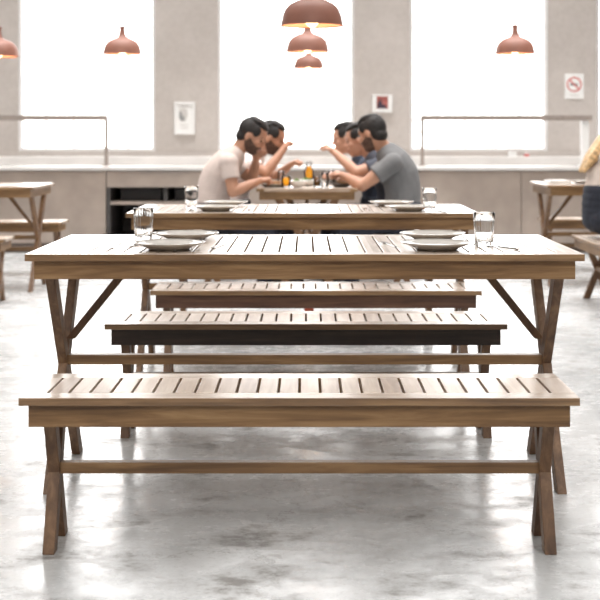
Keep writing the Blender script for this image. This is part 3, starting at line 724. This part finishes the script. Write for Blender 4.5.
    # --- face details and hair
    for q in (-1, 1):
        b = bmesh.new(); hell(b, (0.078, q*0.031, -0.002), (0.0125, 0.0135, 0.0085), (0,0,0), 2); b.transform(Matrix.Translation(-org)); link('eye', b, M['eye'], root, True)
        b = bmesh.new(); cap(b, hp(0.092, q*0.014, 0.022), 0.005, hp(0.078, q*0.050, 0.024), 0.004); b.transform(Matrix.Translation(-org)); link('eyebrow', b, M['hair' if hair == 'hair' else 'beard'], root, True)
    b = bmesh.new(); hell(b, (0.096, 0, -0.062), (0.007, 0.021, 0.0055)); hell(b, (0.092, 0, -0.072), (0.007, 0.019, 0.0055)); b.transform(Matrix.Translation(-org)); link('lips', remesh(b, 0.003, 2), M['lip'], root, True)
    b = bmesh.new()
    hell(b, (-0.020, 0, 0.034), (0.091, 0.081, 0.091)); hell(b, (-0.052, 0, -0.028), (0.052, 0.064, 0.052)); hell(b, (0.040, 0, 0.096), (0.050, 0.060, 0.026), (0, 0.35, 0)); hell(b, (0.0, 0, 0.108), (0.070, 0.064, 0.024))
    for q in (-1, 1): hell(b, (0.026, q*0.066, 0.045), (0.034, 0.013, 0.040))
    rng = random.Random(len(label))
    for i in range(26):
        a = rng.uniform(0, 2*PI); el = rng.uniform(0.25, 1.4)
        hell(b, (-0.012+0.086*math.cos(el)*math.cos(a)*0.9, 0.072*math.cos(el)*math.sin(a), 0.043+0.080*math.sin(el)), (0.020, 0.014, 0.012), (0, 0, a), 2)
    if long_hair:
        for q in (-0.055, -0.02, 0.02, 0.055):
            p0 = hp(-0.07, q, 0.03); p1 = hp(-0.12, q*1.2, -0.10); p2 = p1 + Vector((-0.085*s, 0, -0.11)); p3 = p2 + Vector((-0.06*s, 0, -0.09))
            cap(b, p0, 0.045, p1, 0.042); cap(b, p1, 0.042, p2, 0.034); cap(b, p2, 0.034, p3, 0.012)
    b.transform(Matrix.Translation(-org)); link('hair', remesh(b, 0.005, 2), M[hair], root, True)
    if beard:
        b = bmesh.new(); hell(b, (0.024, 0, -0.050), (0.0715, 0.0625, 0.0685)); hell(b, (0.051, 0, -0.090), (0.0385, 0.0385, 0.0285))
        for q in (-1, 1): hell(b, (0.010, q*0.058, -0.032), (0.018, 0.012, 0.040))
        hell(b, (0.092, 0, -0.050), (0.013, 0.028, 0.006))
        bm2 = b
        b.transform(Matrix.Translation(-org)); me = remesh(b, 0.004, 2)
        bb = bmesh.new(); bb.from_mesh(me); inv = (Matrix.Translation(-org) @ Hm).inverted()
        kill = []
        for v in bb.verts:
            lv = inv @ v.co
            if lv.z > -0.022 and lv.x > 0.03: kill.append(v)
            elif lv.x > 0.05 and -0.045 < lv.z and abs(lv.y) < 0.05 and lv.z > -0.043 : kill.append(v)
        bmesh.ops.delete(bb, geom=kill, context='VERTS'); link('beard', bb, M['beard'], root, True)
    # --- clothes
    b = bmesh.new(); torso(b, 0.012, 0.0, 0.93)
    for (a, e, w_, h_) in arms:
        cut = 0.9 if long_sleeve else 0.56
        cap(b, a, 0.066*build, lerp(a, e, 0.25), 0.064*build); tube(b, lerp(a, e, 0.2), lerp(a, e, cut), 0.064*build, 0.066*build, 16)
        if long_sleeve: cap(b, e, 0.05, lerp(e, w_, 0.9), 0.036)
    b.transform(Matrix.Translation(-org)); link('shirt', remesh(b, 0.007, 3), M[shirt], root, True)
    b = bmesh.new()
    for (h0, kn_, an) in legs:
        cap(b, h0, 0.102, kn_, 0.070); cap(b, kn_, 0.069, lerp(kn_, an, 0.35), 0.066); tube(b, lerp(kn_, an, 0.3), lerp(kn_, an, 0.95), 0.066, 0.055, 16)
    for i in range(6):
        t = waist/0.1*0.22*i/5; ellip(b, spine(t) - Vector((0, 0, 0.012)), (0.138*build, 0.19*build, 0.085))
    # seat of the trousers rests flat on the bench
    b.transform(Matrix.Translation(-org)); me = remesh(b, 0.008, 3)
    for v in me.vertices:
        if v.co.z < BZ + 0.003 and abs(v.co.x) < 0.20 : v.co.z = BZ + 0.003
    link('trousers', me, M['jeans'], root, True)
    for (h0, kn_, an) in legs:
        b = bmesh.new(); c0 = an + Vector((-s*0.045, 0, -0.042)); c1 = an + Fw*0.15 + Vector((0, 0, -0.050))
        cap(b, c0, 0.043, lerp(c0, c1, 0.5), 0.045); cap(b, lerp(c0, c1, 0.5), 0.045, c1, 0.034); cap(b, an + Vector((-s*0.02, 0, -0.03)), 0.048, an + Vector((0, 0, 0.02)), 0.045)
        b.transform(Matrix.Translation(-org)); me = remesh(b, 0.006, 2)
        for v in me.vertices: v.co.z = max(v.co.z, 0.002)
        link('shoe', me, M['shoe'], root, True)
    # body below the seat plane is hidden in the trousers: keep it above the bench
    for v in body.data.vertices:
        if v.co.z < BZ + 0.012 and abs(v.co.x) < 0.17: v.co.z = BZ + 0.012
        if v.co.z < 0.006: v.co.z = 0.006
    return root
GP = 'people eating at the far table'
person('bearded man in a white t-shirt leaning over his plate, facing right', 9.0, 1,
       (217, 221), (213, 196), (222, 171), (236, 153), (251.5, 135.5), 0.50, -0.12,
       (229, 163, -0.19), (233, 192, -0.24), (259, 181, -0.16), (268, 179, -0.12),
       (232, 162, 0.19), (252, 180, 0.20), (256, 160, 0.10), (257.5, 152, 0.07),
       0.40, 'shirt_white', beard=True, group=GP)
person('dark haired man in white with raised hand, behind man in white', 9.62, 1,
       (236, 218), (233, 193), (242, 170), (257, 155), (271, 138), 0.30, -0.1,
       (250, 165, -0.18), (266, 173, -0.22), (283, 150, -0.14), (288, 143, -0.12),
       (252, 164, 0.18), (275, 178, 0.2), (289, 166, 0.12), (295, 162, 0.1),
       0.40, 'shirt_cream', beard=True, group=GP)
person('bearded man in a grey t-shirt with his back to the right', 9.0, -1,
       (399, 221), (403, 195), (398, 170), (386, 151), (372.5, 133), 0.28, -0.62,
       (393, 163, -0.19), (362, 186, -0.22), (344, 176, -0.06), (336, 172, 0.0),
       (389, 162, 0.19), (366, 184, 0.26), (350, 178, 0.18), (343, 176, 0.15),
       0.40, 'shirt_grey', beard=True, group=GP, build=1.06)
person('person in dark shirt raising a hand, beside man in grey', 9.56, -1,
       (390, 218), (393, 193), (386, 171), (373, 156), (359.5, 140), 0.15, -0.1,
       (380, 166, -0.18), (356, 172, -0.22), (334, 152, -0.12), (327, 146, -0.1),
       (377, 165, 0.18), (356, 180, 0.2), (341, 176, 0.14), (334, 174, 0.1),
       0.40, 'shirt_dark', 'skin_fair', group=GP)
person('farthest diner at right, dark hair, navy shirt', 10.12, -1,
       (375, 214), (377, 191), (371, 171), (360, 156), (346, 138.5), 0.15, 0.0,
       (367, 166, -0.18), (352, 180, -0.2), (336, 176, -0.12), (329, 174, -0.1),
       (364, 165, 0.18), (350, 179, 0.2), (336, 175, 0.14), (329, 173, 0.1),
       0.40, 'shirt_navy', 'skin_fair', group=GP)
person('blonde woman in pale top and dark jeans on bench at right', 8.55, 1,
       (601, 219), (601, 197), (606, 172), (616, 153), (625, 134), 0.35, 0.0,
       (609, 158, -0.16), (619, 190, -0.20), (650, 185, -0.12), (661, 183, -0.1),
       (609, 158, 0.16), (624, 190, 0.18), (650, 185, 0.12), (661, 183, 0.1),
       0.42, 'shirt_beige', 'skin_fair', hair='blonde', long_hair=True, build=0.92, hs=1.0, waist=0.2)

# ------------------------------------------------------------------ light
wd = bpy.data.worlds.new('World'); S.world = wd; wd.use_nodes = True
bg = wd.node_tree.nodes['Background']; bg.inputs['Color'].default_value = (1.0, 0.99, 0.975, 1); bg.inputs['Strength'].default_value = 7.5
def area(name, loc, rot, sx, sy, e, col=(1, 1, 1), spread=180):
    l = bpy.data.lights.new(name, 'AREA'); l.shape = 'RECTANGLE'; l.size = sx; l.size_y = sy; l.energy = e; l.color = col; l.spread = math.radians(spread)
    o = bpy.data.objects.new(name, l); COL.objects.link(o); o.location = loc; o.rotation_euler = rot
    return o
area('ceiling_fill', (0, 3.6, RH-0.05), (0, 0, 0), 9, 6, 95, (1, 0.985, 0.97), 90)  # added fill lamp out of view, brightens floor and tops near the camera
area('ceiling_fill', (0, 9.8, RH-0.05), (0, 0, 0), 10, 6.5, 480, (1, 0.985, 0.97), 90)  # second added fill, whitens the floor farther back
area('front_fill', (0, -1.6, RH-0.5), (PI/2-0.62, 0, 0), 9, 2.2, 290, (1, 0.97, 0.93))  # unseen fill added behind the camera to lift aprons and wall

# ------------------------------------------------------------------ camera
cam = bpy.data.cameras.new('Camera'); co = bpy.data.objects.new('Camera', cam); COL.objects.link(co)
co.location = (0, 0, CH); co.rotation_euler = (PI/2, 0, 0)
cam.sensor_width = 36; cam.lens = F/600*36
cam.shift_x = -(VX-300)/600; cam.shift_y = -(300-VY)/600
cam.clip_start = 0.05; cam.clip_end = 200
cam.dof.use_dof = True; cam.dof.focus_distance = 3.9; cam.dof.aperture_fstop = 5.0
S.camera = co
S.view_settings.view_transform = 'Standard'; S.view_settings.look = 'None'; S.view_settings.exposure = 0.0
S.cycles.sample_clamp_indirect = 6.0; S.cycles.caustics_refractive = False; S.cycles.caustics_reflective = False
